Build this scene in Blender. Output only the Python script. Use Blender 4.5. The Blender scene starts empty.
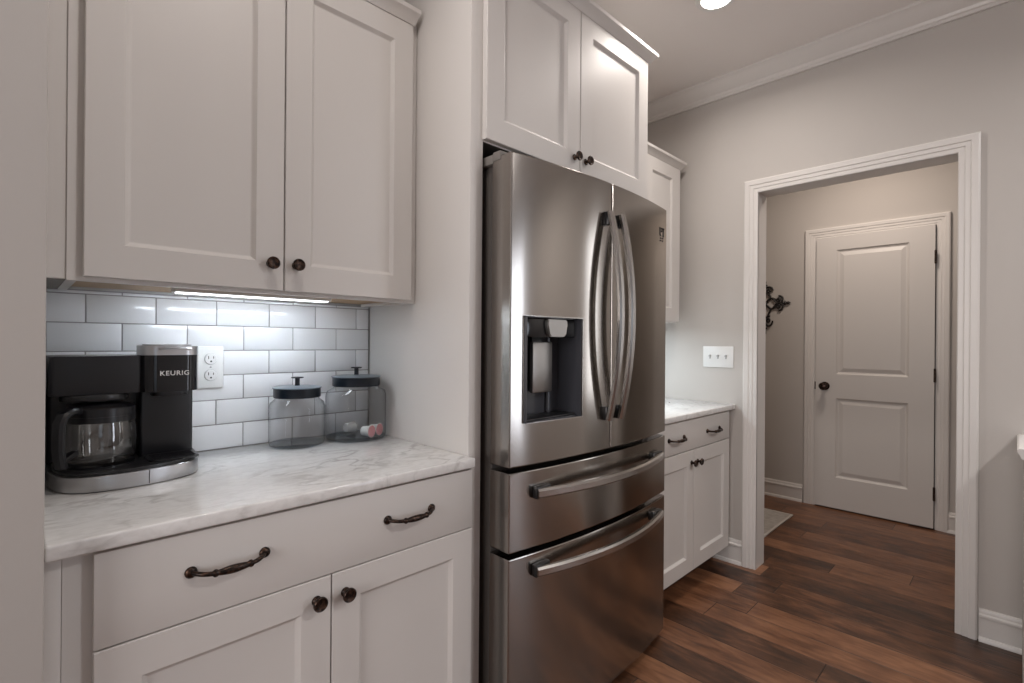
import bpy, bmesh, math, random
from mathutils import Vector, Matrix
R = math.radians
PI = math.pi
C = bpy.context.scene.collection
SC = bpy.context.scene

# ------------------------------------------------------------------ camera
cam_d = bpy.data.cameras.new('camera')
cam_d.sensor_width = 36.0
cam_d.lens = 501.27 / 1024 * 36.0
cam_d.clip_start = 0.02
cam = bpy.data.objects.new('camera', cam_d)
C.objects.link(cam)
_ya, _pi, _ro = R(45.2887), R(0.0101), R(0.4555)
_fw = Vector((math.cos(_ya) * math.cos(_pi), math.sin(_ya) * math.cos(_pi), math.sin(_pi)))
_rt = Vector((math.sin(_ya), -math.cos(_ya), 0))
_up = _rt.cross(_fw)
_r2 = _rt * math.cos(_ro) + _up * math.sin(_ro)
_u2 = -_rt * math.sin(_ro) + _up * math.cos(_ro)
_m = Matrix((_r2, _u2, -_fw)).transposed().to_4x4()
_m.translation = Vector((0, 0, 1.2634))
cam.matrix_world = _m
SC.camera = cam

# ------------------------------------------------------------------ view, world
SC.view_settings.view_transform = 'Standard'
SC.view_settings.look = 'None'
SC.view_settings.gamma = 1.0
SC.view_settings.use_curve_mapping = False
SC.view_settings.exposure = -0.02
SC.cycles.max_bounces = 10
SC.cycles.diffuse_bounces = 6
SC.cycles.glossy_bounces = 6
SC.cycles.transparent_max_bounces = 24
SC.cycles.caustics_reflective = False
SC.cycles.caustics_refractive = False
SC.cycles.use_denoising = True
w = bpy.data.worlds.new('world')
SC.world = w
w.use_nodes = True
w.node_tree.nodes['Background'].inputs[0].default_value = (0.75, 0.87, 1.0, 1)
w.node_tree.nodes['Background'].inputs[1].default_value = 0.6


# ------------------------------------------------------------------ lights
def area(name, loc, direction, size, power, col, spread=180, shape='RECTANGLE', sy=None):
    d = bpy.data.lights.new(name, 'AREA')
    d.shape = shape
    d.size = size
    if shape in ('RECTANGLE', 'ELLIPSE'):
        d.size_y = sy or size
    d.energy = power
    d.color = col
    d.spread = R(spread)
    o = bpy.data.objects.new(name, d)
    C.objects.link(o)
    o.location = loc
    o.rotation_euler = Vector(direction).to_track_quat('-Z', 'Y').to_euler()
    return o


WARM = (1.0, 0.92, 0.86)
DAY = (0.93, 0.95, 1.0)
ZC = 2.80          # ceiling
CAN = [(2.21, 0.955), (0.45, 0.85), (2.05, -1.30)]
for (x, y), p, c in zip(CAN, (8.4, 4.6, 31), (WARM, WARM, (1.0, 0.965, 0.94))):
    area('can_lamp', (x, y, ZC - 0.012), (0, 0, -1), 0.12, p, c, 160, 'DISK')
area('hall_lamp', (3.75, 0.75, ZC - 0.03), (0, 0, -1), 0.30, 14, (1.0, 0.86, 0.75), 175, 'DISK')
# daylight through the windows: left of the camera, behind it and far right
area('window_daylight', (-2.63, 0.10, 1.50), (1, 0, 0), 1.55, 50, (1.0, 0.945, 0.93), 170, 'RECTANGLE', 1.55)
area('window_daylight', (-0.9, -3.66, 1.55), (0, 1, 0), 1.5, 2, DAY, 170, 'RECTANGLE', 1.5)
area('window_daylight', (3.03, -2.75, 1.25), (-1, 0, 0), 0.9, 34, (0.84, 0.89, 1.0), 170, 'RECTANGLE', 1.9)
UC = (0.80, 0.90, 1.0)
area('under_cabinet_lamp', (0.515, 1.590, 1.385), (0, 0.8, -0.6), 0.42, 1.3, UC, 180, 'RECTANGLE', 0.035)
area('under_cabinet_lamp', (0.515, 1.595, 1.385), (0, -0.1, -1), 0.41, 0.6, UC, 180, 'RECTANGLE', 0.03)
area('under_cabinet_lamp', (2.45, 1.60, 1.376), (0, 0, -1), 0.40, 4.0, (0.80, 0.92, 1.0), 175, 'RECTANGLE', 0.03)


# ------------------------------------------------------------------ materials
def new_mat(name):
    m = bpy.data.materials.new(name)
    m.use_nodes = True
    nt = m.node_tree
    b = nt.nodes['Principled BSDF']
    return m, nt, b


def N(nt, t, **kw):
    n = nt.nodes.new(t)
    for k, v in kw.items():
        setattr(n, k, v)
    return n


def L(nt, a, b):
    nt.links.new(a, b)


def math_node(nt, op, a, b=None, c=None):
    n = N(nt, 'ShaderNodeMath', operation=op)
    for i, v in enumerate((a, b, c)):
        if v is None:
            continue
        if isinstance(v, (int, float)):
            n.inputs[i].default_value = v
        else:
            L(nt, v, n.inputs[i])
    return n.outputs[0]


def paint(name, col, rough=0.5, bump=0.0, scale=300.0, var=0.03, spec=0.5):
    """A painted or plain surface: faint colour drift and a fine surface grain."""
    m, nt, b = new_mat(name)
    tc = N(nt, 'ShaderNodeTexCoord')
    nz = N(nt, 'ShaderNodeTexNoise')
    nz.inputs['Scale'].default_value = 3.0
    nz.inputs['Detail'].default_value = 4
    L(nt, tc.outputs['Object'], nz.inputs['Vector'])
    mx = N(nt, 'ShaderNodeMix', data_type='RGBA')
    mx.inputs['A'].default_value = (*[c * (1 - var) for c in col], 1)
    mx.inputs['B'].default_value = (*[min(1, c * (1 + var)) for c in col], 1)
    L(nt, nz.outputs['Fac'], mx.inputs['Factor'])
    L(nt, mx.outputs['Result'], b.inputs['Base Color'])
    b.inputs['Roughness'].default_value = rough
    b.inputs['Specular IOR Level'].default_value = spec
    if bump:
        n2 = N(nt, 'ShaderNodeTexNoise')
        n2.inputs['Scale'].default_value = scale
        n2.inputs['Detail'].default_value = 2
        L(nt, tc.outputs['Object'], n2.inputs['Vector'])
        bp = N(nt, 'ShaderNodeBump')
        bp.inputs['Strength'].default_value = bump
        bp.inputs['Distance'].default_value = 0.001
        L(nt, n2.outputs['Fac'], bp.inputs['Height'])
        L(nt, bp.outputs['Normal'], b.inputs['Normal'])
    return m


def metal(name, col, rough=0.3, aniso=0.0, rot=0.0, grain=0.0):
    m, nt, b = new_mat(name)
    b.inputs['Metallic'].default_value = 1.0
    b.inputs['Base Color'].default_value = (*col, 1)
    b.inputs['Roughness'].default_value = rough
    tc = N(nt, 'ShaderNodeTexCoord')
    if grain:
        mp = N(nt, 'ShaderNodeMapping')
        mp.inputs['Scale'].default_value = (6, 6, 900)
        L(nt, tc.outputs['Object'], mp.inputs['Vector'])
        nz = N(nt, 'ShaderNodeTexNoise')
        nz.inputs['Scale'].default_value = 1.0
        nz.inputs['Detail'].default_value = 3
        L(nt, mp.outputs[0], nz.inputs['Vector'])
        mr = N(nt, 'ShaderNodeMapRange')
        mr.inputs['To Min'].default_value = rough * (1 - grain)
        mr.inputs['To Max'].default_value = rough * (1 + grain)
        L(nt, nz.outputs['Fac'], mr.inputs['Value'])
        L(nt, mr.outputs[0], b.inputs['Roughness'])
    if aniso:
        b.inputs['Anisotropic'].default_value = aniso
        b.inputs['Anisotropic Rotation'].default_value = rot
        tg = N(nt, 'ShaderNodeTangent', direction_type='RADIAL', axis='Z')
        L(nt, tg.outputs[0], b.inputs['Tangent'])
    return m


def bronze(name):
    """Oil-rubbed bronze: near black with copper rubbed through."""
    m, nt, b = new_mat(name)
    tc = N(nt, 'ShaderNodeTexCoord')
    nz = N(nt, 'ShaderNodeTexNoise')
    nz.inputs['Scale'].default_value = 140
    nz.inputs['Detail'].default_value = 3
    L(nt, tc.outputs['Object'], nz.inputs['Vector'])
    cr = N(nt, 'ShaderNodeValToRGB')
    cr.color_ramp.elements[0].position = 0.45
    cr.color_ramp.elements[0].color = (0.018, 0.012, 0.010, 1)
    cr.color_ramp.elements[1].position = 0.75
    cr.color_ramp.elements[1].color = (0.11, 0.06, 0.04, 1)
    L(nt, nz.outputs['Fac'], cr.inputs['Fac'])
    L(nt, cr.outputs['Color'], b.inputs['Base Color'])
    b.inputs['Metallic'].default_value = 0.75
    b.inputs['Roughness'].default_value = 0.32
    return m


def thin_glass(name, tint, edge, shine=0.035):
    """Thin clear glass: see-through face on, shiny and a little grey at grazing angles."""
    m = bpy.data.materials.new(name)
    m.use_nodes = True
    nt = m.node_tree
    nt.nodes.clear()
    out = N(nt, 'ShaderNodeOutputMaterial')
    lw = N(nt, 'ShaderNodeLayerWeight')
    lw.inputs['Blend'].default_value = 0.5
    cr = N(nt, 'ShaderNodeMix', data_type='RGBA')
    cr.inputs['A'].default_value = (*tint, 1)
    cr.inputs['B'].default_value = (*edge, 1)
    L(nt, math_node(nt, 'POWER', lw.outputs['Facing'], 4.5), cr.inputs['Factor'])
    tr = N(nt, 'ShaderNodeBsdfTransparent')
    L(nt, cr.outputs['Result'], tr.inputs['Color'])
    gl = N(nt, 'ShaderNodeBsdfGlossy')
    gl.inputs['Roughness'].default_value = 0.03
    gl.inputs['Color'].default_value = (1, 1, 1, 1)
    mx = N(nt, 'ShaderNodeMixShader')
    fc = math_node(nt, 'POWER', lw.outputs['Facing'], 3.0)
    L(nt, math_node(nt, 'MULTIPLY_ADD', fc, 0.45, shine), mx.inputs[0])
    L(nt, tr.outputs[0], mx.inputs[1])
    L(nt, gl.outputs[0], mx.inputs[2])
    L(nt, mx.outputs[0], out.inputs[0])
    return m


def emit(name, col, s):
    m, nt, b = new_mat(name)
    b.inputs['Base Color'].default_value = (*col, 1)
    b.inputs['Emission Color'].default_value = (*col, 1)
    b.inputs['Emission Strength'].default_value = s
    return m


def marble(name):
    m, nt, b = new_mat(name)
    tc = N(nt, 'ShaderNodeTexCoord')
    mp = N(nt, 'ShaderNodeMapping')
    mp.inputs['Rotation'].default_value = (0.2, 0.1, R(12))
    mp.inputs['Scale'].default_value = (4.0, 8.0, 6.0)
    L(nt, tc.outputs['Object'], mp.inputs['Vector'])
    wz = N(nt, 'ShaderNodeTexNoise')
    wz.inputs['Scale'].default_value = 1.4
    wz.inputs['Detail'].default_value = 8
    wz.inputs['Distortion'].default_value = 0.5
    L(nt, mp.outputs[0], wz.inputs['Vector'])
    # veins: where the noise crosses its middle
    d = math_node(nt, 'ABSOLUTE', math_node(nt, 'SUBTRACT', wz.outputs['Fac'], 0.5))
    vein = N(nt, 'ShaderNodeMapRange')
    vein.inputs['From Min'].default_value = 0.0
    vein.inputs['From Max'].default_value = 0.040
    vein.inputs['To Min'].default_value = 1.0
    vein.inputs['To Max'].default_value = 0.0
    L(nt, d, vein.inputs['Value'])
    mask = N(nt, 'ShaderNodeTexNoise')
    mask.inputs['Scale'].default_value = 7.0
    mask.inputs['Detail'].default_value = 5
    L(nt, tc.outputs['Object'], mask.inputs['Vector'])
    mk = N(nt, 'ShaderNodeMapRange')
    mk.inputs['From Min'].default_value = 0.40
    mk.inputs['From Max'].default_value = 0.68
    L(nt, mask.outputs['Fac'], mk.inputs['Value'])
    v2 = math_node(nt, 'MULTIPLY', vein.outputs[0], mk.outputs[0])
    cl = N(nt, 'ShaderNodeTexNoise')
    cl.inputs['Scale'].default_value = 9.0
    cl.inputs['Detail'].default_value = 7
    cl.inputs['Distortion'].default_value = 0.6
    L(nt, mp.outputs[0], cl.inputs['Vector'])
    cm = N(nt, 'ShaderNodeMapRange')
    cm.inputs['From Min'].default_value = 0.42
    cm.inputs['From Max'].default_value = 0.75
    cm.inputs['To Max'].default_value = 0.50
    L(nt, cl.outputs['Fac'], cm.inputs['Value'])
    m1 = N(nt, 'ShaderNodeMix', data_type='RGBA')
    m1.inputs['A'].default_value = (0.79, 0.785, 0.775, 1)
    m1.inputs['B'].default_value = (0.58, 0.57, 0.555, 1)
    L(nt, cm.outputs[0], m1.inputs['Factor'])
    m2 = N(nt, 'ShaderNodeMix', data_type='RGBA')
    m2.inputs['B'].default_value = (0.27, 0.25, 0.235, 1)
    L(nt, math_node(nt, 'MULTIPLY', v2, 0.55), m2.inputs['Factor'])
    L(nt, m1.outputs['Result'], m2.inputs['A'])
    L(nt, m2.outputs['Result'], b.inputs['Base Color'])
    b.inputs['Roughness'].default_value = 0.12
    return m


def planks(name):
    """Hand-scraped walnut-brown boards running along world y, each with a tone of its own."""
    m, nt, b = new_mat(name)
    tc = N(nt, 'ShaderNodeTexCoord')
    sp = N(nt, 'ShaderNodeSeparateXYZ')
    L(nt, tc.outputs['Object'], sp.inputs[0])
    W_, LEN = 0.152, 1.05
    row = math_node(nt, 'DIVIDE', sp.outputs['X'], W_)
    rf = math_node(nt, 'FLOOR', row)
    wn = N(nt, 'ShaderNodeTexWhiteNoise', noise_dimensions='1D')
    L(nt, rf, wn.inputs['W'])
    yy = math_node(nt, 'ADD', math_node(nt, 'DIVIDE', sp.outputs['Y'], LEN), math_node(nt, 'MULTIPLY', wn.outputs['Value'], 7.31))
    cf = math_node(nt, 'FLOOR', yy)
    cb = N(nt, 'ShaderNodeCombineXYZ')
    L(nt, rf, cb.inputs[0])
    L(nt, cf, cb.inputs[1])
    w2 = N(nt, 'ShaderNodeTexWhiteNoise', noise_dimensions='2D')
    L(nt, cb.outputs[0], w2.inputs['Vector'])
    # grain
    off = N(nt, 'ShaderNodeVectorMath', operation='MULTIPLY_ADD')
    L(nt, w2.outputs['Color'], off.inputs[0])
    off.inputs[1].default_value = (20, 20, 20)
    L(nt, tc.outputs['Object'], off.inputs[2])
    mp = N(nt, 'ShaderNodeMapping')
    mp.inputs['Scale'].default_value = (34, 6.0, 10)
    L(nt, off.outputs[0], mp.inputs['Vector'])
    g = N(nt, 'ShaderNodeTexNoise')
    g.inputs['Scale'].default_value = 1.0
    g.inputs['Detail'].default_value = 7
    g.inputs['Distortion'].default_value = 1.2
    L(nt, mp.outputs[0], g.inputs['Vector'])
    mp2 = N(nt, 'ShaderNodeMapping')
    mp2.inputs['Scale'].default_value = (13, 5.5, 10)
    L(nt, off.outputs[0], mp2.inputs['Vector'])
    g2 = N(nt, 'ShaderNodeTexNoise')
    g2.inputs['Scale'].default_value = 1.0
    g2.inputs['Detail'].default_value = 5
    L(nt, mp2.outputs[0], g2.inputs['Vector'])
    tone = math_node(nt, 'ADD', math_node(nt, 'MULTIPLY', w2.outputs['Value'], 0.36),
                     math_node(nt, 'ADD', math_node(nt, 'MULTIPLY', g.outputs['Fac'], 0.52),
                               math_node(nt, 'MULTIPLY', g2.outputs['Fac'], 0.52)))
    cr = N(nt, 'ShaderNodeValToRGB')
    e = cr.color_ramp.elements
    e[0].position = 0.43
    e[0].color = (0.028, 0.013, 0.007, 1)
    e[1].position = 0.96
    e[1].color = (0.250, 0.118, 0.060, 1)
    for p, c in ((0.60, (0.074, 0.031, 0.015, 1)), (0.76, (0.150, 0.064, 0.031, 1))):
        n = e.new(p)
        n.color = c
    L(nt, tone, cr.inputs['Fac'])
    fx = math_node(nt, 'FRACT', row)
    ex = math_node(nt, 'MULTIPLY', math_node(nt, 'MINIMUM', fx, math_node(nt, 'SUBTRACT', 1.0, fx)), W_)
    fy = math_node(nt, 'FRACT', yy)
    ey = math_node(nt, 'MULTIPLY', math_node(nt, 'MINIMUM', fy, math_node(nt, 'SUBTRACT', 1.0, fy)), LEN)
    ed = math_node(nt, 'MINIMUM', ex, ey)
    seam = N(nt, 'ShaderNodeMapRange')
    seam.inputs['From Min'].default_value = 0.0006
    seam.inputs['From Max'].default_value = 0.0026
    L(nt, ed, seam.inputs['Value'])
    mx = N(nt, 'ShaderNodeMix', data_type='RGBA')
    mx.inputs['A'].default_value = (0.010, 0.005, 0.004, 1)
    L(nt, seam.outputs[0], mx.inputs['Factor'])
    L(nt, cr.outputs['Color'], mx.inputs['B'])
    L(nt, mx.outputs['Result'], b.inputs['Base Color'])
    rg = N(nt, 'ShaderNodeMapRange')
    rg.inputs['To Min'].default_value = 0.26
    rg.inputs['To Max'].default_value = 0.44
    L(nt, g2.outputs['Fac'], rg.inputs['Value'])
    L(nt, rg.outputs[0], b.inputs['Roughness'])
    bp = N(nt, 'ShaderNodeBump')
    bp.inputs['Strength'].default_value = 0.35
    bp.inputs['Distance'].default_value = 0.002
    hs = math_node(nt, 'ADD', math_node(nt, 'MULTIPLY', g2.outputs['Fac'], 0.9), seam.outputs[0])
    L(nt, hs, bp.inputs['Height'])
    L(nt, bp.outputs['Normal'], b.inputs['Normal'])
    return m


def wood(name):
    m, nt, b = new_mat(name)
    tc = N(nt, 'ShaderNodeTexCoord')
    mp = N(nt, 'ShaderNodeMapping')
    mp.inputs['Scale'].default_value = (2.0, 40, 40)
    L(nt, tc.outputs['Object'], mp.inputs['Vector'])
    g = N(nt, 'ShaderNodeTexNoise')
    g.inputs['Detail'].default_value = 6
    g.inputs['Scale'].default_value = 1.0
    L(nt, mp.outputs[0], g.inputs['Vector'])
    cr = N(nt, 'ShaderNodeValToRGB')
    cr.color_ramp.elements[0].color = (0.36, 0.23, 0.12, 1)
    cr.color_ramp.elements[1].color = (0.55, 0.38, 0.22, 1)
    L(nt, g.outputs['Fac'], cr.inputs['Fac'])
    L(nt, cr.outputs['Color'], b.inputs['Base Color'])
    b.inputs['Roughness'].default_value = 0.5
    return m


def weave(name):
    """Grey rug with pale lines woven through it."""
    m, nt, b = new_mat(name)
    tc = N(nt, 'ShaderNodeTexCoord')
    mp = N(nt, 'ShaderNodeMapping')
    mp.inputs['Scale'].default_value = (40, 22, 1)
    L(nt, tc.outputs['Object'], mp.inputs['Vector'])
    g = N(nt, 'ShaderNodeTexNoise')
    g.inputs['Scale'].default_value = 1.0
    g.inputs['Detail'].default_value = 5
    L(nt, mp.outputs[0], g.inputs['Vector'])
    cr = N(nt, 'ShaderNodeValToRGB')
    cr.color_ramp.elements[0].position = 0.35
    cr.color_ramp.elements[0].color = (0.36, 0.33, 0.30, 1)
    cr.color_ramp.elements[1].position = 0.65
    cr.color_ramp.elements[1].color = (0.46, 0.43, 0.40, 1)
    L(nt, g.outputs['Fac'], cr.inputs['Fac'])
    L(nt, cr.outputs['Color'], b.inputs['Base Color'])
    b.inputs['Roughness'].default_value = 0.95
    return m


M = dict(
    cab=paint('cabinet_paint', (0.66, 0.635, 0.61), 0.42, 0.05, 220, 0.015),
    wall=paint('wall_paint', (0.52, 0.492, 0.465), 0.75, 0.10, 350, 0.02, 0.3),
    trim=paint('trim_paint', (0.68, 0.655, 0.63), 0.38, 0, 0, 0.01),
    ceil=paint('ceiling_paint', (0.80, 0.77, 0.75), 0.85, 0.08, 300, 0.015, 0.2),
    door=paint('door_paint', (0.60, 0.575, 0.55), 0.42, 0.04, 200, 0.01),
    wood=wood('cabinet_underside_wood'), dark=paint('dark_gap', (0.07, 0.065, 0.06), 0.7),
    grey_under=paint('grey_underside', (0.22, 0.21, 0.19), 0.7),
    toe=paint('toe_kick_shadow', (0.075, 0.045, 0.035), 0.5),  # dark brown stands in for the shadow under the cabinet
    marble=marble('white_marble'), floor=planks('walnut_planks'), rug=weave('rug_weave'),
    rug_edge=paint('rug_edge', (0.55, 0.52, 0.48), 0.95),
    tile=paint('glazed_tile', (0.76, 0.765, 0.78), 0.16, 0, 0, 0.015), grout=paint('grout', (0.33, 0.32, 0.32), 0.9),
    steel=metal('brushed_steel', (0.37, 0.345, 0.32), 0.16, 0.85, 0.25, 0.0),
    steel_bar=metal('handle_steel', (0.50, 0.48, 0.46), 0.26),
    steel_small=metal('small_steel', (0.34, 0.325, 0.31), 0.36),
    fridge_side=paint('fridge_side_grey', (0.085, 0.075, 0.068), 0.45),
    hinge_grey=paint('hinge_cover_grey', (0.20, 0.185, 0.17), 0.5),
    cavity=paint('dispenser_grey', (0.06, 0.062, 0.072), 0.22), black=paint('black_plastic', (0.012, 0.012, 0.013), 0.28),
    gloss=paint('glossy_black', (0.006, 0.006, 0.008), 0.08), satin=paint('satin_black', (0.006, 0.006, 0.008), 0.30, 0.02, 400),
    silver=metal('silver_plastic', (0.55, 0.55, 0.56), 0.30), silver_base=metal('silver_base', (0.50, 0.50, 0.51), 0.30),
    bronze=bronze('oil_rubbed_bronze'), iron=paint('black_iron', (0.014, 0.011, 0.010), 0.5),
    glass=thin_glass('jar_glass', (0.975, 0.98, 0.985), (0.10, 0.13, 0.16)),
    glass_base=thin_glass('jar_base_glass', (0.80, 0.84, 0.87), (0.25, 0.30, 0.34)),
    carafe_glass=thin_glass('carafe_glass', (0.93, 0.92, 0.90), (0.50, 0.49, 0.47), 0.10),
    navy=paint('navy_lid', (0.004, 0.009, 0.017), 0.28), lid_top=paint('lid_top_grey', (0.13, 0.16, 0.19), 0.28),
    white=paint('white_plastic', (0.74, 0.74, 0.73), 0.35, 0, 0, 0.005), slot=paint('slot_dark', (0.05, 0.05, 0.05), 0.6),
    shade=paint('toggle_grey', (0.42, 0.42, 0.42), 0.5),
    pod=paint('pod_white', (0.70, 0.70, 0.69), 0.4), pink=paint('pod_pink_foil', (0.55, 0.13, 0.15), 0.4),
    ink=paint('white_ink', (0.80, 0.80, 0.80), 0.5, 0, 0, 0.0), lens=emit('lamp_lens', (1.0, 0.95, 0.88), 14),
    glow=emit('added_glow', (0.93, 0.96, 1.0), 2.6),  # added glow that puts a bright band in the refrigerator's reflection
    strip=emit('light_strip_lens', (0.95, 0.98, 1.0), 4),
)


# stripes for the pink pod foil
def foil():
    m = M['pink']
    nt = m.node_tree
    b = nt.nodes['Principled BSDF']
    tc = N(nt, 'ShaderNodeTexCoord')
    wv = N(nt, 'ShaderNodeTexWave', bands_direction='DIAGONAL')
    wv.inputs['Scale'].default_value = 60
    wv.inputs['Distortion'].default_value = 4
    L(nt, tc.outputs['Object'], wv.inputs['Vector'])
    cr = N(nt, 'ShaderNodeValToRGB')
    cr.color_ramp.elements[0].color = (0.62, 0.16, 0.19, 1)
    cr.color_ramp.elements[1].color = (0.70, 0.42, 0.42, 1)
    L(nt, wv.outputs['Fac'], cr.inputs['Fac'])
    L(nt, cr.outputs['Color'], b.inputs['Base Color'])


foil()

# ------------------------------------------------------------------ mesh helpers
ORG = {}


def box(bm, x0, x1, y0, y1, z0, z1, bev=0.0, seg=2):
    r = bmesh.ops.create_cube(bm, size=1.0)
    vs = r['verts']
    for v in vs:
        v.co = Vector((x0 + (v.co.x + 0.5) * (x1 - x0), y0 + (v.co.y + 0.5) * (y1 - y0), z0 + (v.co.z + 0.5) * (z1 - z0)))
    if bev:
        es = list({e for v in vs for e in v.link_edges})
        bmesh.ops.bevel(bm, geom=es, offset=bev, segments=seg, profile=0.5, affect='EDGES')
    return bm


def bx(x0, x1, y0, y1, z0, z1, bev=0.0, seg=2):
    return box(bmesh.new(), x0, x1, y0, y1, z0, z1, bev, seg)


def loops(bm, lps, cap0=True, cap1=True, closed=True):
    """Join a list of equal-length point loops with quads."""
    vv = [[bm.verts.new(p) for p in lp] for lp in lps]
    n = len(vv[0])
    for a, b in zip(vv, vv[1:]):
        for i in range(n if closed else n - 1):
            j = (i + 1) % n
            try:
                bm.faces.new((a[i], a[j], b[j], b[i]))
            except ValueError:
                pass
    if cap0:
        bm.faces.new(list(reversed(vv[0])))
    if cap1:
        bm.faces.new(vv[-1])
    return vv


def lathe(bm, prof, origin=(0, 0, 0), axis=(0, 0, 1), n=32, cap0=True, cap1=True):
    """Revolve (radius, height) pairs about an axis through origin."""
    q = Vector((0, 0, 1)).rotation_difference(Vector(axis).normalized())
    o = Vector(origin)
    lps = []
    for r, h in prof:
        lps.append([o + q @ Vector((r * math.cos(2 * PI * i / n), r * math.sin(2 * PI * i / n), h)) for i in range(n)])
    loops(bm, lps, cap0, cap1)
    return bm


def tube(bm, pts, rad, n=10, flat=None):
    """A swept tube; rad is one radius or one per point; flat = (a, b) gives a rounded bar section."""
    pts = [Vector(p) for p in pts]
    if not hasattr(rad, '__len__'):
        rad = [rad] * len(pts)
    lps = []
    ref = None
    for i, p in enumerate(pts):
        t = (pts[min(i + 1, len(pts) - 1)] - pts[max(i - 1, 0)]).normalized()
        if ref is None:
            ref = t.cross(Vector((0, 0, 1)))
            if ref.length < 0.2:
                ref = t.cross(Vector((1, 0, 0)))
        ref = (ref - t * ref.dot(t)).normalized()
        bi = t.cross(ref)
        lps.append([p + (ref * math.cos(2 * PI * k / n) + bi * math.sin(2 * PI * k / n)) * rad[i] for k in range(n)])
    loops(bm, lps)
    return bm


def prism(bm, poly, z0, z1, bev=0.0, seg=2):
    """Extrude an xy polygon between two heights."""
    vv = loops(bm, [[Vector((x, y, z0)) for x, y in poly], [Vector((x, y, z1)) for x, y in poly]])
    if bev:
        es = list({e for lp in vv for v in lp for e in v.link_edges if abs(e.verts[0].co.z - e.verts[1].co.z) < 1e-6})
        bmesh.ops.bevel(bm, geom=es, offset=bev, segments=seg, profile=0.5, affect='EDGES')
    return bm


def empty(name, loc, label=None, cat=None, group=None, kind=None):
    o = bpy.data.objects.new(name, None)
    o.empty_display_size = 0.1
    C.objects.link(o)
    o.location = loc
    ORG[o] = Vector(loc)
    tag(o, label, cat, group, kind)
    return o


def tag(o, label=None, cat=None, group=None, kind=None):
    if label:
        o['label'] = label
    if cat:
        o['category'] = cat
    if group:
        o['group'] = group
    if kind:
        o['kind'] = kind
    return o


def obj(name, bm, mat, parent=None, org=None, ang=35, label=None):
    """Link a bmesh (in world coordinates) as one object, under parent or at its own origin."""
    base = ORG[parent] if parent is not None else Vector(org if org is not None else (0, 0, 0))
    bmesh.ops.recalc_face_normals(bm, faces=bm.faces)
    bmesh.ops.translate(bm, verts=bm.verts, vec=-base)
    me = bpy.data.meshes.new(name)
    bm.to_mesh(me)
    bm.free()
    for p in me.polygons:
        p.use_smooth = True
    me.set_sharp_from_angle(angle=R(ang))
    for mm in (mat if isinstance(mat, (list, tuple)) else [mat]):
        me.materials.append(mm)
    o = bpy.data.objects.new(name, me)
    C.objects.link(o)
    if parent is not None:
        o.parent = parent
    else:
        o.location = base
    ORG[o] = base
    if label:
        o['label'] = label
    return o


def struct(name, bm, mat, label=None, ang=35):
    return tag(obj(name, bm, mat, None, None, ang), label, None, None, 'structure')


# ------------------------------------------------------------------ key planes
YC, YD, YU, YW, YP = 1.145, 1.160, 1.454, 1.7895, 1.179
XF, XH, JD = 2.951, 4.470, 0.116
C1, C2, C3, C4 = 1.0987, 1.026, 0.1904, 0.1129
ZO, ZI = 2.1793, 2.1073
CT0, CT1 = 0.8835, 0.913

# ------------------------------------------------------------------ room shell
X0, Y0 = -2.6, -3.6
struct('floor', bx(X0 - 0.1, 4.6, Y0 - 0.1, 2.7, -0.05, 0.0), M['floor'])
struct('ceiling', bx(X0 - 0.1, 4.6, Y0 - 0.1, 2.7, ZC, ZC + 0.06), M['ceil'])
struct('wall_back', bx(X0 - 0.1, XF, YW + 0.012, YW + 0.11, 0, ZC), M['wall'])
# far wall with the doorway cut through it
bm = bmesh.new()
box(bm, XF, XF + JD, C2 + 0.018, 2.7, 0, ZC)
box(bm, XF, XF + JD, C3 - 0.018, C2 + 0.018, ZI + 0.018, ZC)
WY0, WY1 = -0.42, -0.17      # opening for the added glowing panel further along the far wall
box(bm, XF, XF + JD, WY1, C3 - 0.018, 0, ZC)
box(bm, XF, XF + JD, WY0, WY1, 2.10, ZC)
box(bm, XF, XF + JD, -2.30, WY0, 0, ZC)
box(bm, XF, XF + JD, -3.20, -2.30, 2.20, ZC)
box(bm, XF, XF + JD, -3.20, -2.30, 0, 0.30)
box(bm, XF, XF + JD, Y0 - 0.1, -3.20, 0, ZC)
struct('wall_far', bm, M['wall'])
struct('wall_left', bx(-0.95, 0.0345, 1.10, YW + 0.012, 0, ZC, 0.003), M['wall'])
bm = bmesh.new()             # left-hand wall with one window opening
box(bm, X0 - 0.1, X0, Y0, -0.70, 0, ZC)
box(bm, X0 - 0.1, X0, 0.90, YW, 0, ZC)
box(bm, X0 - 0.1, X0, -0.70, 0.90, 0, 0.70)
box(bm, X0 - 0.1, X0, -0.70, 0.90, 2.30, ZC)
struct('wall_side', bm, M['wall'])
bm = bmesh.new()
for (p, q, r, t_) in ((-0.78, -0.70, 0.62, 2.38), (0.90, 0.98, 0.62, 2.38), (-0.70, 0.90, 0.62, 0.70), (-0.70, 0.90, 2.30, 2.38)):
    box(bm, X0, X0 + 0.02, p, q, r, t_)
box(bm, X0 - 0.06, X0 - 0.025, 0.08, 0.12, 0.70, 2.30)
struct('window_4', bm, M['trim'])
bm = bmesh.new()             # wall behind the camera with two window openings
xs = [X0, -1.65, -0.15, XF]
for i in (0, 2):
    box(bm, xs[i], xs[i + 1], Y0 - 0.1, Y0, 0, ZC)
for i in (1,):
    box(bm, xs[i], xs[i + 1], Y0 - 0.1, Y0, 0, 0.7)
    box(bm, xs[i], xs[i + 1], Y0 - 0.1, Y0, 2.2, ZC)
struct('wall_front', bm, M['wall'])
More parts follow.
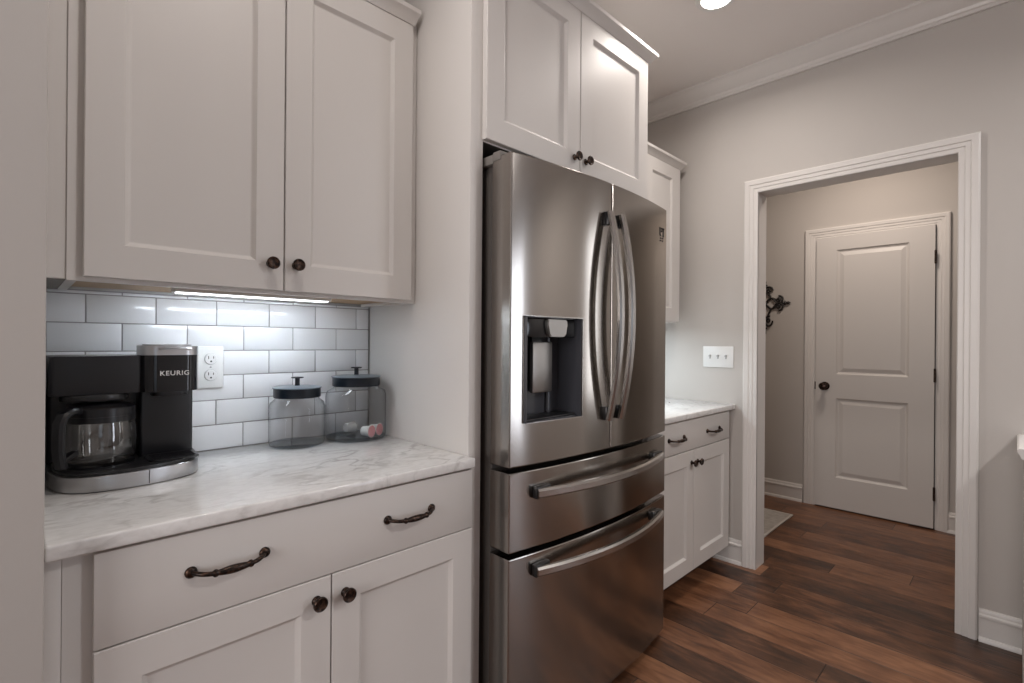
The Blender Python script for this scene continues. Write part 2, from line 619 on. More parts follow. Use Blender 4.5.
for k, (a, b) in enumerate(((-1.65, -0.15),)):
    bm = bmesh.new()
    for (p, q, r, s) in ((a, b, 0.62, 0.70), (a, b, 2.2, 2.28), (a - 0.08, a, 0.62, 2.28), (b, b + 0.08, 0.62, 2.28)):
        box(bm, p, q, Y0, Y0 + 0.02, r, s)
    box(bm, (a + b) / 2 - 0.03, (a + b) / 2 + 0.03, Y0 - 0.06, Y0 - 0.02, 0.7, 2.2)
    box(bm, a, b, Y0 - 0.06, Y0 - 0.02, 1.43, 1.47)
    struct('window_%d' % (k + 1), bm, M['trim'])
bm = bmesh.new()
box(bm, XF - 0.02, XF, WY1, WY1 + 0.06, 0, 2.17)
box(bm, XF - 0.02, XF, WY0 - 0.07, WY0, 0, 2.17)
box(bm, XF - 0.02, XF, WY0, WY1, 2.10, 2.17)
w2 = struct('window_2', bm, M['trim'], 'tall narrow glowing panel added beside the half wall for the refrigerator reflections')
obj('glow_pane', bx(XF + 0.020, XF + 0.028, WY0, WY1, 0.0, 2.10), M['glow'], w2)  # added glowing pane, seen only as a band on the refrigerator
obj('window_back', bx(XF + 0.029, XF + 0.110, WY0, WY1, 0.0, 2.10), M['trim'], w2)  # added backing, keeps the pane's glow out of the hall
bm = bmesh.new()
for (p, q, r, t_) in ((-3.27, -3.20, 0.23, 2.27), (-2.30, -2.23, 0.23, 2.27), (-3.20, -2.30, 0.23, 0.30), (-3.20, -2.30, 2.20, 2.27), (-2.765, -2.735, 0.30, 2.20)):
    box(bm, XF - 0.02, XF, p, q, r, t_)
struct('window_3', bm, M['trim'])
# hall beyond the doorway
struct('wall_hall_end', bx(XH + 0.012, XH + 0.1, -2.30, 2.7, 0, ZC), M['wall'])
struct('wall_hall_left', bx(XF + JD, XH + 0.012, 2.5, 2.6, 0, ZC), M['wall'])
struct('wall_hall_right', bx(XF + JD, XH + 0.012, -2.30, -2.20, 0, ZC), M['wall'])


# mitred casing round an opening in a wall facing -x
def casing(y_in_l, y_in_r, z_in, xw, width, depth):
    k = width / 0.0727
    prof = [(0, 0.0), (0, 0.010), (0.004, 0.013), (0.022, 0.013), (0.0245, 0.0168), (0.042, 0.0168), (0.0445, 0.0208),
            (0.066, 0.022), (0.0727, 0.018), (0.0727, 0.0)]
    prof = [(u * k, d * depth / 0.022) for u, d in prof]
    bm = bmesh.new()
    nodes = ((1, 0), (1, 1), (-1, 1), (-1, 0))
    lps = []
    for s, t in nodes:
        yb = y_in_l if s > 0 else y_in_r
        lps.append([Vector((xw - d, yb + s * u, (z_in + u) if t else 0.0)) for u, d in prof])
    loops(bm, lps)
    return bm


struct('trim_1', casing(C2, C3, ZI, XF, 0.0727, 0.022), M['trim'], 'white stepped casing round the wide open doorway', 8)
bm = bmesh.new()
box(bm, XF - 0.006, XF + JD + 0.006, C2, C2 + 0.018, 0, ZI + 0.018)
box(bm, XF - 0.006, XF + JD + 0.006, C3 - 0.018, C3, 0, ZI + 0.018)
box(bm, XF - 0.006, XF + JD + 0.006, C3, C2, ZI, ZI + 0.018)
struct('trim_2', bm, M['trim'], 'white jamb lining of the wide open doorway')
# crown moulding: profile (out from wall, down from ceiling)
CROWN = [(0.0, 0.0), (0.088, 0.0), (0.088, 0.012), (0.078, 0.016), (0.066, 0.034), (0.044, 0.056), (0.024, 0.068), (0.020, 0.080),
         (0.014, 0.084), (0.014, 0.098), (0.0, 0.098)]
bm = bmesh.new()
loops(bm, [[Vector((XF - o, y, ZC - d)) for o, d in CROWN] for y in (Y0, YW + 0.012)])
struct('trim_3', bm, M['trim'], 'crown moulding along the far wall')
bm = bmesh.new()
loops(bm, [[Vector((x, YW + 0.012 - o, ZC - d)) for o, d in CROWN] for x in (0.04, XF)])
struct('trim_4', bm, M['trim'], 'crown moulding above the wall cabinets')
# baseboards: profile (out, up) with a shoe at the floor
BASE = [(0, 0), (0.024, 0), (0.024, 0.008), (0.018, 0.018), (0.013, 0.020), (0.013, 0.100), (0.017, 0.103), (0.017, 0.112), (0.010, 0.118),
        (0.010, 0.128), (0.006, 0.136), (0, 0.137)]


def base_x(xw, y0, y1):
    bm = bmesh.new()
    loops(bm, [[Vector((xw - o, y, h)) for o, h in BASE] for y in (y0, y1)])
    return bm


struct('baseboard_far_left', base_x(XF, C1, 1.80), M['trim'])
struct('baseboard_far_right', base_x(XF, WY1 + 0.06, C4), M['trim'])
struct('baseboard_hall_left', base_x(XH + 0.012, 1.2064, 2.5), M['trim'])
struct('baseboard_hall_right', base_x(XH + 0.012, -2.20, 0.3296), M['trim'])
# half wall with a cap, ending against the far wall right of the doorway
struct('wall_half', bx(XF - 0.40, XF, -0.085, -0.018, 0, 0.865, 0.003), M['wall'])
bm = bmesh.new()
capp = [(-0.103, 0.868), (-0.103, 0.893), (-0.098, 0.897), (-0.004, 0.897), (0.001, 0.893), (0.001, 0.886), (-0.006, 0.874), (-0.010, 0.862), (-0.018, 0.858), (-0.085, 0.858), (-0.093, 0.862)]
loops(bm, [[Vector((x, y, z)) for y, z in capp] for x in (XF - 0.42, XF)])
struct('trim_5', bm, M['trim'], 'white cap on the half wall')

# ------------------------------------------------------------------ hall door
H1, H2, H3, H4, HO, HI = 1.2064, 1.1168, 0.3997, 0.3296, 2.1737, 2.0858
XW = XH + 0.012
door = empty('door_1', (XW, (H2 + H3) / 2, 0), 'closed two-panel grey-white hall door with a dark knob', None, None, 'structure')
obj('door_casing', casing(H2 + 0.014, H3 - 0.008, HI + 0.010, XW, 0.068, 0.022), M['trim'], door, ang=8)
bm = bmesh.new()
box(bm, XW - 0.010, XW, H2 + 0.003, H2 + 0.016, 0, HI + 0.012)
box(bm, XW - 0.010, XW, H3 - 0.016, H3 - 0.003, 0, HI + 0.012)
box(bm, XW - 0.010, XW, H3 - 0.003, H2 + 0.003, HI + 0.003, HI + 0.012)
obj('door_jamb', bm, M['trim'], door)
obj('door_gap', bx(XW - 0.0015, XW - 0.0005, H3 - 0.002, H2 + 0.002, 0.0, HI + 0.002), M['dark'], door)


def panel_leaf(x, y0, y1, z0, z1, panels):
    """Door leaf facing -x with moulded, raised panels; panels = [(y0, y1, z0, z1)]."""
    bm = bmesh.new()
    ys = sorted({y0, y1, panels[0][0], panels[0][1]})
    zs = sorted({z0, z1} | {z for p in panels for z in p[2:]})
    V = {}

    def v(y, z, d=0.0):
        k = (round(y, 5), round(z, 5), round(d, 5))
        if k not in V:
            V[k] = bm.verts.new((x + d, y, z))
        return V[k]
    for a, b in zip(ys, ys[1:]):
        for c, d in zip(zs, zs[1:]):
            if any(abs(a - p[0]) < 1e-6 and abs(c - p[2]) < 1e-6 for p in panels):
                continue
            bm.faces.new((v(a, c), v(b, c), v(b, d), v(a, d)))
    steps = [(0, 0), (0.006, 0.006), (0.014, 0.0105), (0.020, 0.0105), (0.046, 0.003), (0.049, 0.003)]
    for p in panels:
        rings = []
        for i, d in steps:
            rings.append([v(p[0] + i, p[2] + i, d), v(p[1] - i, p[2] + i, d), v(p[1] - i, p[3] - i, d), v(p[0] + i, p[3] - i, d)])
        for r0, r1 in zip(rings, rings[1:]):
            for i in range(4):
                j = (i + 1) % 4
                bm.faces.new((r0[i], r0[j], r1[j], r1[i]))
        bm.faces.new(rings[-1])
    # sides
    zb = [z for z in zs]
    t = 0.030
    for a, b in zip(zb, zb[1:]):
        for yy in (y0, y1):
            bm.faces.new((v(yy, a), v(yy, b), v(yy, b, t), v(yy, a, t)))
    for a, b in zip(ys, ys[1:]):
        for zz in (z0, z1):
            bm.faces.new((v(a, zz), v(b, zz), v(b, zz, t), v(a, zz, t)))
    return bm


obj('door_leaf', panel_leaf(XW - 0.0335, H3 + 0.002, H2 - 0.002, 0.012, HI - 0.002,
                            [(0.540, 0.978, 0.247, 0.852), (0.540, 0.978, 1.035, 1.982)]), M['door'], door, ang=15)
for zz in (1.864, 1.055, 0.247):
    bm = bmesh.new()
    lathe(bm, [(0.003, -0.048), (0.0055, -0.045), (0.0055, 0.045), (0.003, 0.048)], (XW - 0.036, H3 - 0.002, zz), n=12)
    box(bm, XW - 0.0345, XW - 0.0325, H3 - 0.003, H3 + 0.006, zz - 0.045, zz + 0.045)
    obj('hinge', bm, M['bronze'], door)
bm = bmesh.new()
lathe(bm, [(0.032, 0.0), (0.032, 0.005), (0.026, 0.009), (0.012, 0.012), (0.011, 0.034), (0.020, 0.040), (0.028, 0.048), (0.030, 0.058),
           (0.026, 0.067), (0.014, 0.072), (0.0, 0.073)], (XW - 0.034, 1.050, 0.941), (-1, 0, 0), 28, True, False)
obj('door_knob', bm, M['bronze'], door)
obj('latch_plate', bx(XW - 0.0355, XW - 0.028, H2 - 0.003, H2 + 0.004, 0.912, 0.970), M['bronze'], door)


# ------------------------------------------------------------------ cabinet parts
def shaker(x0, x1, z0, z1, yf, st=0.0735, rl=0.0735):
    """Shaker door facing -y: frame, small inner slope, flat panel."""
    bm = bmesh.new()
    e = 0.0018

    def ring(ix, iz, y):
        return [Vector((x0 + ix, y, z0 + iz)), Vector((x1 - ix, y, z0 + iz)), Vector((x1 - ix, y, z1 - iz)), Vector((x0 + ix, y, z1 - iz))]
    loops(bm, [ring(0, 0, yf + 0.020), ring(0, 0, yf + e), ring(e, e, yf), ring(st, rl, yf), ring(st + 0.002, rl + 0.002, yf + 0.002),
               ring(st + 0.0095, rl + 0.0095, yf + 0.0095), ring(st + 0.012, rl + 0.012, yf + 0.0105)])
    return bm


def knob(parent, x, z, yf, s=1.0):
    bm = bmesh.new()
    p = [(0.0115, 0), (0.0115, 0.0025), (0.009, 0.005), (0.0065, 0.008), (0.006, 0.013), (0.009, 0.017), (0.0150, 0.0195), (0.0170, 0.0215),
         (0.0172, 0.0255), (0.0150, 0.0280), (0.0128, 0.0272), (0.0112, 0.0262), (0.0, 0.0268)]
    lathe(bm, [(r * s, h * s) for r, h in p], (x, yf, z), (0, -1, 0), 24, True, False)
    return obj('knob', bm, M['bronze'], parent, ang=50)


def pull(parent, x, z, yf, half=0.072):
    bm = bmesh.new()
    for s in (-1, 1):
        lathe(bm, [(0.0115, 0), (0.0115, 0.003), (0.009, 0.006), (0.0055, 0.008)], (x + s * half, yf, z), (0, -1, 0), 18)
    P, Rr = [], []
    n = 40
    for i in range(n + 1):
        t = -1 + 2 * i / n
        a = abs(t)
        y = yf - 0.026 * (1 - a ** 5) - 0.001
        P.append((x + t * half, y - 0.004 * (1 - t * t), z - 0.004 * (1 - a ** 3)))
        r = 0.0048
        if a < 0.46:
            r = 0.0050 + 0.0036 * math.cos(a / 0.46 * PI / 2)
        if 0.44 < a < 0.52:
            r = 0.0078
        Rr.append(r)
    tube(bm, P, Rr, 12)
    return obj('pull', bm, M['bronze'], parent, ang=50)


CCR = [(0.000, 0.0), (0.006, 0.0), (0.010, 0.006), (0.020, 0.020), (0.032, 0.030), (0.032, 0.044), (0.0, 0.044)]   # (out, up)


def cab_crown(x0, x1, yf, z, yb, end=0.033, ret=True):
    """Small crown along the front (facing -y) with a return on the right-hand side."""
    bm = bmesh.new()
    k = end / 0.033
    lps = [[Vector((x0, yf - o, z + u)) for o, u in CCR], [Vector((x1 + o * k, yf - o, z + u)) for o, u in CCR]]
    if ret:
        lps.append([Vector((x1 + o * k, yb, z + u)) for o, u in CCR])
    loops(bm, lps)
    box(bm, x0, x1, yf, yb, z + 0.030, z + 0.044)
    return bm


# ------------------------------------------------------------------ base cabinet under the coffee maker
cabA = empty('base_cabinet', (0.52, 1.48, 0), 'wide white base cabinet under the counter with the coffee maker, left of the refrigerator', 'cabinet')
bm = bmesh.new()
box(bm, 0.060, 0.983, 1.181, 1.785, 0.105, CT0, 0.001)
box(bm, 0.060, 0.983, 1.255, 1.785, 0.0, 0.105)
obj('cabinet_body', bm, M['cab'], cabA)
obj('filler_strip', bx(0.036, 0.0597, 1.1825, 1.21, 0.0, CT0, 0.0008), M['cab'], cabA)
dr = obj('drawer', bx(0.1014, 0.9845, YD, YD + 0.02, 0.702, 0.8765, 0.002), M['cab'], cabA)
pull(dr, 0.3208, 0.7975, YD, 0.0695)
pull(dr, 0.7645, 0.7935, YD, 0.0695)
d1 = obj('door', shaker(0.1014, 0.5425, 0.115, 0.699, YD, 0.071, 0.071), M['cab'], cabA, ang=20)
knob(d1, 0.507, 0.649, YD)
d2 = obj('door', shaker(0.5460, 0.9845, 0.115, 0.699, YD, 0.071, 0.071), M['cab'], cabA, ang=20)
knob(d2, 0.579, 0.6455, YD)

# worktop over it
bm = bx(0.036, 0.9845, YC, YW - 0.001, CT0 + 0.0008, CT1, 0.0045, 3)
tag(obj('countertop', bm, M['marble'], org=(0.5, 1.45, CT0)), 'white marble countertop carrying the coffee maker and the two glass canisters', 'countertop')

# ------------------------------------------------------------------ tile backsplash
bs = empty('backsplash', (0.515, YW, CT1), 'white subway tile backsplash behind the coffee maker and canisters', 'backsplash')
obj('grout', bx(0.036, 0.983, YW + 0.0035, YW + 0.0115, CT1, 1.396), M['grout'], bs)
bm = bmesh.new()
TP, TW, G = 0.0784, 0.1588, 0.0014
xs0 = 0.135 - TW * 2
for r in range(7):
    zt = 1.384 - r * TP + TP
    zb = zt - TP
    off = 0 if r % 2 == 1 else TW / 2
    for c in range(-1, 9):
        a = xs0 + off + c * TW
        b = a + TW
        a2, b2, z0, z1 = max(a, 0.037) + G, min(b, 0.982) - G, max(zb, CT1 + 0.0005) + G, min(zt, 1.394) - G
        if b2 - a2 < 0.008 or z1 - z0 < 0.004:
            continue
        box(bm, a2, b2, YW, YW + 0.006, z0, z1, 0.0014, 2)
obj('tiles', bm, M['tile'], bs)

# ------------------------------------------------------------------ wall cabinet over the coffee counter
ZA0, ZA1 = 1.4011, 2.3375
cabU = empty('wall_cabinet', (0.52, 1.63, 1.40), 'tall white two-door wall cabinet above the coffee maker and tile backsplash', 'cabinet')
bm = bmesh.new()
box(bm, 0.078, 0.096, 1.474, 1.785, 1.392, 2.36)
box(bm, 0.945, 0.982, 1.474, 1.785, 1.392, 2.36)
box(bm, 0.096, 0.945, 1.475, 1.493, 1.392, 2.36)
box(bm, 0.096, 0.945, 1.493, 1.785, 2.33, 2.36)
obj('cabinet_body', bm, M['cab'], cabU)
obj('bottom_panel', bx(0.0965, 0.9445, 1.4935, 1.785, 1.402, 1.42), M['wood'], cabU, label='light wood underside')
obj('filler_strip', bx(0.036, 0.0775, 1.478, 1.785, 1.395, 2.36), M['cab'], cabU)
obj('filler_underside', bx(0.036, 0.0775, 1.50, 1.785, 1.3935, 1.3949), M['grey_under'], cabU)
u1 = obj('door', shaker(0.105, 0.5340, ZA0, ZA1, YU, 0.0725, 0.0765), M['cab'], cabU, ang=20)
knob(u1, 0.4990, 1.4735, YU)
u2 = obj('door', shaker(0.5375, 0.9575, ZA0, ZA1, YU, 0.0725, 0.0765), M['cab'], cabU, ang=20)
knob(u2, 0.5680, 1.4755, YU)
obj('crown', cab_crown(0.036, 0.9575, YU + 0.002, ZA1 - 0.003, 1.785, 0.010), M['cab'], cabU)

# light bar under it
lb = empty('under_cabinet_light', (0.515, 1.60, 1.40), 'thin lit light bar under the cabinet above the coffee maker', 'light')
bm = bmesh.new()
box(bm, 0.300, 0.730, 1.572, 1.622, 1.3895, 1.402, 0.002)
obj('light_housing', bm, M['white'], lb)
obj('light_lens', bx(0.306, 0.724, 1.583, 1.611, 1.3868, 1.3898, 0.001), M['strip'], lb)

# ------------------------------------------------------------------ cabinet over the refrigerator
ZB0, ZB1 = 1.892, 2.5094
cabB = empty('wall_cabinet', (1.51, 1.48, ZB0), 'deep white two-door cabinet directly above the stainless refrigerator', 'cabinet')
bm = bmesh.new()
box(bm, 1.0345, 2.018, 1.181, 1.785, 1.889, 2.53, 0.001)
obj('cabinet_body', bm, M['cab'], cabB)
obj('bottom_panel', bx(1.0345, 1.9995, 1.1835, 1.785, 1.8875, 1.8888), M['dark'], cabB)  # dark colour stands in for the shade above the refrigerator
obj('side_panel', bx(0.9838, 1.0339, 1.1805, 1.787, 0.0, 2.50, 0.001), M['cab'], cabB)
obj('side_panel', bx(2.0, 2.018, 1.1812, 1.787, 0.0, 1.888, 0.001), M['cab'], cabB)
b1 = obj('door', shaker(1.0305, 1.4993, ZB0, ZB1, YD, 0.074, 0.0745), M['cab'], cabB, ang=20)
knob(b1, 1.4660, 1.9475, YD)
b2 = obj('door', shaker(1.5028, 1.9845, ZB0, ZB1, YD, 0.074, 0.0745), M['cab'], cabB, ang=20)
knob(b2, 1.5345, 1.9475, YD)
obj('crown', cab_crown(0.9838, 1.995, YD + 0.004, ZB1 - 0.006, 1.785), M['cab'], cabB)

# ------------------------------------------------------------------ refrigerator
FX0, FX1 = 1.053, 1.994
FXC = (FX0 + FX1) / 2


def ffront(x):
    t = (x - FXC) / ((FX1 - FX0) / 2)
    return 1.0315 + 0.0395 * t * t


fr = empty('refrigerator', (FXC, 1.45, 0), 'stainless steel french door refrigerator with two bottom drawers and a water dispenser', 'refrigerator')
bm = bmesh.new()
box(bm, FX0 + 0.012, FX1 - 0.012, 1.162, 1.76, 0.030, 1.815, 0.004)
obj('refrigerator_body', bm, M['fridge_side'], fr)
bm = bmesh.new()
box(bm, FX0 + 0.03, FX1 - 0.03, 1.13, 1.70, 0.0, 0.028)
obj('base_grille', bm, M['black'], fr)


def fslab(x0, x1, z0, z1, back=1.155, n=22):
    """Door or drawer front with the bowed face; every outer edge rounded over."""
    r = 0.0035

    def outline(i):
        a, b = x0 + i, x1 - i
        p = [(b, back), (a, back), (a, ffront(a) + i + r), (a + r * 0.3, ffront(a) + i + r * 0.3)]
        for k in range(n + 1):
            x = a + r + (b - a - 2 * r) * k / n
            p.append((x, ffront(x) + i))
        return p + [(b - r * 0.3, ffront(b) + i + r * 0.3), (b, ffront(b) + i + r)]
    bm = bmesh.new()
    lv = [(z0, 0.004), (z0 + 0.0012, 0.0012), (z0 + 0.004, 0.0), (z1 - 0.004, 0.0), (z1 - 0.0012, 0.0012), (z1, 0.004)]
    loops(bm, [[Vector((x, y, z)) for x, y in outline(i)] for z, i in lv])
    return bm


def cut(o, bm_cut):
    """Cut a pocket into a part's mesh."""
    bmesh.ops.recalc_face_normals(bm_cut, faces=bm_cut.faces)
    bmesh.ops.translate(bm_cut, verts=bm_cut.verts, vec=-ORG[o])
    me = bpy.data.meshes.new('pocket')
    bm_cut.to_mesh(me)
    bm_cut.free()
    k = bpy.data.objects.new('pocket', me)
    C.objects.link(k)
    k.location = ORG[o]
    md = o.modifiers.new('pocket', 'BOOLEAN')
    md.operation = 'DIFFERENCE'
    md.object = k
    md.solver = 'EXACT'
    bpy.context.view_layer.update()
    dg = bpy.context.evaluated_depsgraph_get()
    res = bpy.data.meshes.new_from_object(o.evaluated_get(dg))
    o.modifiers.clear()
    o.data = res
    bpy.data.objects.remove(k)


ZD0, ZD1 = 0.882, 1.836
ld = obj('door', fslab(FX0, FXC - 0.0025, ZD0, ZD1), M['steel'], fr, ang=20)
rd = obj('door', fslab(FXC + 0.0025, FX1, ZD0, ZD1), M['steel'], fr, ang=20)
dw1 = obj('drawer', fslab(FX0, FX1, 0.624, 0.866, n=40), M['steel'], fr, ang=20)
dw2 = obj('drawer', fslab(FX0, FX1, 0.030, 0.607, n=40), M['steel'], fr, ang=20)
obj('seam_dark_strip', bx(FXC - 0.0023, FXC + 0.0023, 1.040, 1.154, ZD0 + 0.004, ZD1 - 0.002), M['black'], fr)  # black strip added so the seam between the doors stays dark
DX0, DX1, DZ0, DZ1 = 1.1035, 1.362, 1.013, 1.343
cut(ld, bx(DX0, DX1, 0.9, 1.150, DZ0, DZ1))
disp = obj('dispenser', bmesh.new(), M['cavity'], fr)
bm = bmesh.new()             # pocket lining: back, sides, floor, roof
t = 0.004
YB = 1.142
box(bm, DX0, DX1, YB, YB + t, DZ0, DZ1)
box(bm, DX0, DX0 + t, 1.052, YB, DZ0, DZ1)
box(bm, DX1 - t, DX1, 1.040, YB, DZ0, DZ1)
box(bm, DX0, DX1, 1.056, YB, DZ1 - t, DZ1)
box(bm, DX0, DX1, 1.056, YB, DZ0, DZ0 + t)
lathe(bm, [(0.010, 0.0), (0.010, 0.275)], (1.300, YB - 0.002, DZ0), n=16)
bmesh.ops.translate(bm, verts=bm.verts, vec=-ORG[disp])
bm.to_mesh(disp.data)
bm.free()
obj('control_panel', bx(DX0 + 0.005, DX1 - 0.005, 1.066, YB - 0.002, 1.278, DZ1 - 0.005, 0.003), M['gloss'], disp)
bm = bmesh.new()
nz = [(1.205, 1.336), (1.300, 1.336), (1.303, 1.320), (1.296, 1.288), (1.286, 1.280), (1.220, 1.280), (1.210, 1.288), (1.202, 1.320)]
loops(bm, [[Vector((x, 1.052, z)) for x, z in nz], [Vector((x, 1.10, z)) for x, z in nz]])
bmesh.ops.bevel(bm, geom=list(bm.edges), offset=0.003, segments=2, affect='EDGES')
obj('nozzle', bm, M['steel_small'], disp)
obj('paddle', bx(1.193, 1.290, 1.108, 1.124, 1.096, 1.263, 0.004), M['steel_small'], disp)
obj('paddle_mount', bx(1.205, 1.28, 1.124, YB, 1.12, 1.28, 0.002), M['black'], disp)
obj('drip_tray', bx(DX0 + 0.006, DX1 - 0.006, 1.060, YB - 0.003, DZ0 + 0.0045, DZ0 + 0.010, 0.002), M['black'], disp)
bm = bmesh.new()             # thin bright rim round the pocket
for (a, b, z0, z1) in ((DX0 - 0.002, DX0 + 0.001, DZ0 - 0.002, DZ1 + 0.002), (DX1 - 0.001, DX1 + 0.002, DZ0 - 0.002, DZ1 + 0.002)):
    box(bm, a, b, ffront(a) - 0.0012, ffront(a) + 0.004, z0, z1)
for z0, z1 in ((DZ0 - 0.002, DZ0 + 0.001), (DZ1 - 0.001, DZ1 + 0.002)):
    n = 8
    for i in range(n):
        a, b = DX0 + (DX1 - DX0) * i / n, DX0 + (DX1 - DX0) * (i + 1) / n
        loops(bm, [[Vector((x, ffront(x) - 0.0012, z0)), Vector((x, ffront(x) + 0.004, z0)), Vector((x, ffront(x) + 0.004, z1)), Vector((x, ffront(x) - 0.0012, z1))] for x in (a, b)])
obj('dispenser_rim', bm, M['steel_bar'], disp)


def bar(bm, pts, side, wa, wb):
    """Bowed handle bar: rounded rectangular section, wa across (along side), wb deep."""
    pts = [Vector(p) for p in pts]
    side = Vector(side)
    lps = []
    cr = min(wa, wb) * 0.28
    for i, p in enumerate(pts):
        t = (pts[min(i + 1, len(pts) - 1)] - pts[max(i - 1, 0)]).normalized()
        s = (side - t * side.dot(t)).normalized()
        d = t.cross(s)
        a, b = wa / 2, wb / 2
        sec = [(a - cr, b), (-a + cr, b), (-a, b - cr), (-a, -b + cr), (-a + cr, -b), (a - cr, -b), (a, -b + cr), (a, b - cr)]
        lps.append([p + s * u + d * v for u, v in sec])
    loops(bm, lps)


for door_o, xh in ((ld, FXC - 0.036), (rd, FXC + 0.036)):
    y0 = ffront(xh)
    n = 28
    za, zb = 0.990, 1.724
    pts = []
    for i in range(n + 1):
        tt = -1 + 2 * i / n
        pts.append((xh, y0 - 0.018 - 0.046 * (1 - tt * tt), (za + zb) / 2 + (zb - za) / 2 * tt))
    bm = bmesh.new()
    bar(bm, pts, (1, 0, 0), 0.027, 0.020)
    h = obj('handle', bm, M['steel_bar'], door_o, ang=30)
    for zz in (za + 0.022, zb - 0.022):
        obj('handle_bracket', bx(xh - 0.010, xh + 0.010, y0 - 0.016, y0 + 0.004, zz - 0.024, zz + 0.024, 0.003), M['black'], h)
for dwo, zz in ((dw1, 0.797), (dw2, 0.556)):
    n = 36
    xa, xb = 1.142, 1.908
    pts = []
    for i in range(n + 1):
        tt = -1 + 2 * i / n
        x = (xa + xb) / 2 + (xb - xa) / 2 * tt
        pts.append((x, ffront(x) - 0.020 - 0.034 * (1 - tt * tt), zz))
    bm = bmesh.new()
    bar(bm, pts, (0, 0, 1), 0.029, 0.022)
    h = obj('handle', bm, M['steel_bar'], dwo, ang=30)
    for x in (xa + 0.030, xb - 0.030):
        obj('handle_bracket', bx(x - 0.033, x + 0.033, ffront(x) - 0.018, ffront(x) + 0.003, zz - 0.019, zz + 0.019, 0.004), M['black'], h)
for x0, x1 in ((FX0 - 0.003, FX0 + 0.09), (FX1 - 0.09, FX1 + 0.003)):
    bm = bmesh.new()
    box(bm, x0, x1, 1.150, 1.30, 1.8155, 1.845, 0.004)
    box(bm, x0, x1, 1.118, 1.152, 1.822, 1.850, 0.003)
    obj('hinge_cover', bm, M['hinge_grey'], fr)
# small printed mark high on the right door
bm = bmesh.new()
mx0, mz1 = 1.906, 1.748


def markbox(bm, a, b, c, d):
    a, b = a * 1.3, b * 1.3
    box(bm, mx0 + a, mx0 + b, ffront(mx0 + (a + b) / 2) - 0.0008, ffront(mx0 + (a + b) / 2) + 0.004, mz1 - d, mz1 - c)


markbox(bm, 0.0, 0.010, 0.0, 0.034)
markbox(bm, 0.028, 0.038, 0.0, 0.034)
markbox(bm, 0.0, 0.038, 0.0, 0.007)
markbox(bm, 0.0, 0.014, 0.029, 0.037)
markbox(bm, 0.024, 0.038, 0.029, 0.037)
markbox(bm, 0.014, 0.024, 0.011, 0.018)
markbox(bm, 0.004, 0.017, 0.042, 0.048)
markbox(bm, 0.022, 0.034, 0.041, 0.047)
markbox(bm, 0.002, 0.015, 0.053, 0.059)
markbox(bm, 0.021, 0.032, 0.052, 0.058)
obj('printed_mark', bm, M['black'], rd)

# ------------------------------------------------------------------ cabinets beyond the refrigerator
cabC = empty('base_cabinet', (2.48, 1.48, 0), 'white base cabinet between the refrigerator and the open doorway', 'cabinet')
bm = bmesh.new()
box(bm, 2.019, 2.926, 1.181, 1.785, 0.10, CT0, 0.001)
obj('cabinet_body', bm, M['cab'], cabC)
obj('toe_kick', bx(2.019, 2.926, 1.266, 1.785, 0.0, 0.10), M['toe'], cabC, label='recessed toe kick, dark brown for its shadow')
obj('filler_strip', bx(2.9265, 2.9505, 1.190, 1.785, 0.14, CT0), M['wall'], cabC)
dr = obj('drawer', bx(2.022, 2.9035, YD, YD + 0.02, 0.725, 0.8775, 0.002), M['cab'], cabC)
pull(dr, 2.272, 0.799, YD, 0.076)
pull(dr, 2.688, 0.797, YD, 0.076)
k1 = obj('door', shaker(2.022, 2.4615, 0.107, 0.720, YD, 0.074, 0.074), M['cab'], cabC, ang=20)
knob(k1, 2.433, 0.658, YD)
k2 = obj('door', shaker(2.4650, 2.9035, 0.107, 0.720, YD, 0.074, 0.074), M['cab'], cabC, ang=20)
knob(k2, 2.500, 0.656, YD)
bm = bx(2.019, XF - 0.0005, YC, YW - 0.001, CT0 + 0.0008, CT1, 0.0045, 3)
tag(obj('countertop', bm, M['marble'], org=(2.5, 1.45, CT0)), 'white marble countertop beyond the refrigerator, meeting the far wall', 'countertop')
ZC0, ZC1 = 1.3917, 2.318
cabD = empty('wall_cabinet', (2.45, 1.63, 1.39), 'partly hidden white wall cabinet beyond the refrigerator, near the far wall', 'cabinet')
bm = bmesh.new()
box(bm, 2.019, 2.870, 1.474, 1.785, 1.385, 2.345, 0.001)
obj('cabinet_body', bm, M['cab'], cabD)
obj('door', shaker(2.022, 2.4435, ZC0, ZC1, YU, 0.0725, 0.0765), M['cab'], cabD, ang=20)
obj('door', shaker(2.4470, 2.8712, ZC0, ZC1, YU, 0.0965, 0.0765), M['cab'], cabD, ang=20)
obj('crown', cab_crown(2.019, 2.8712, YU + 0.004, ZC1 - 0.003, 1.785), M['cab'], cabD)

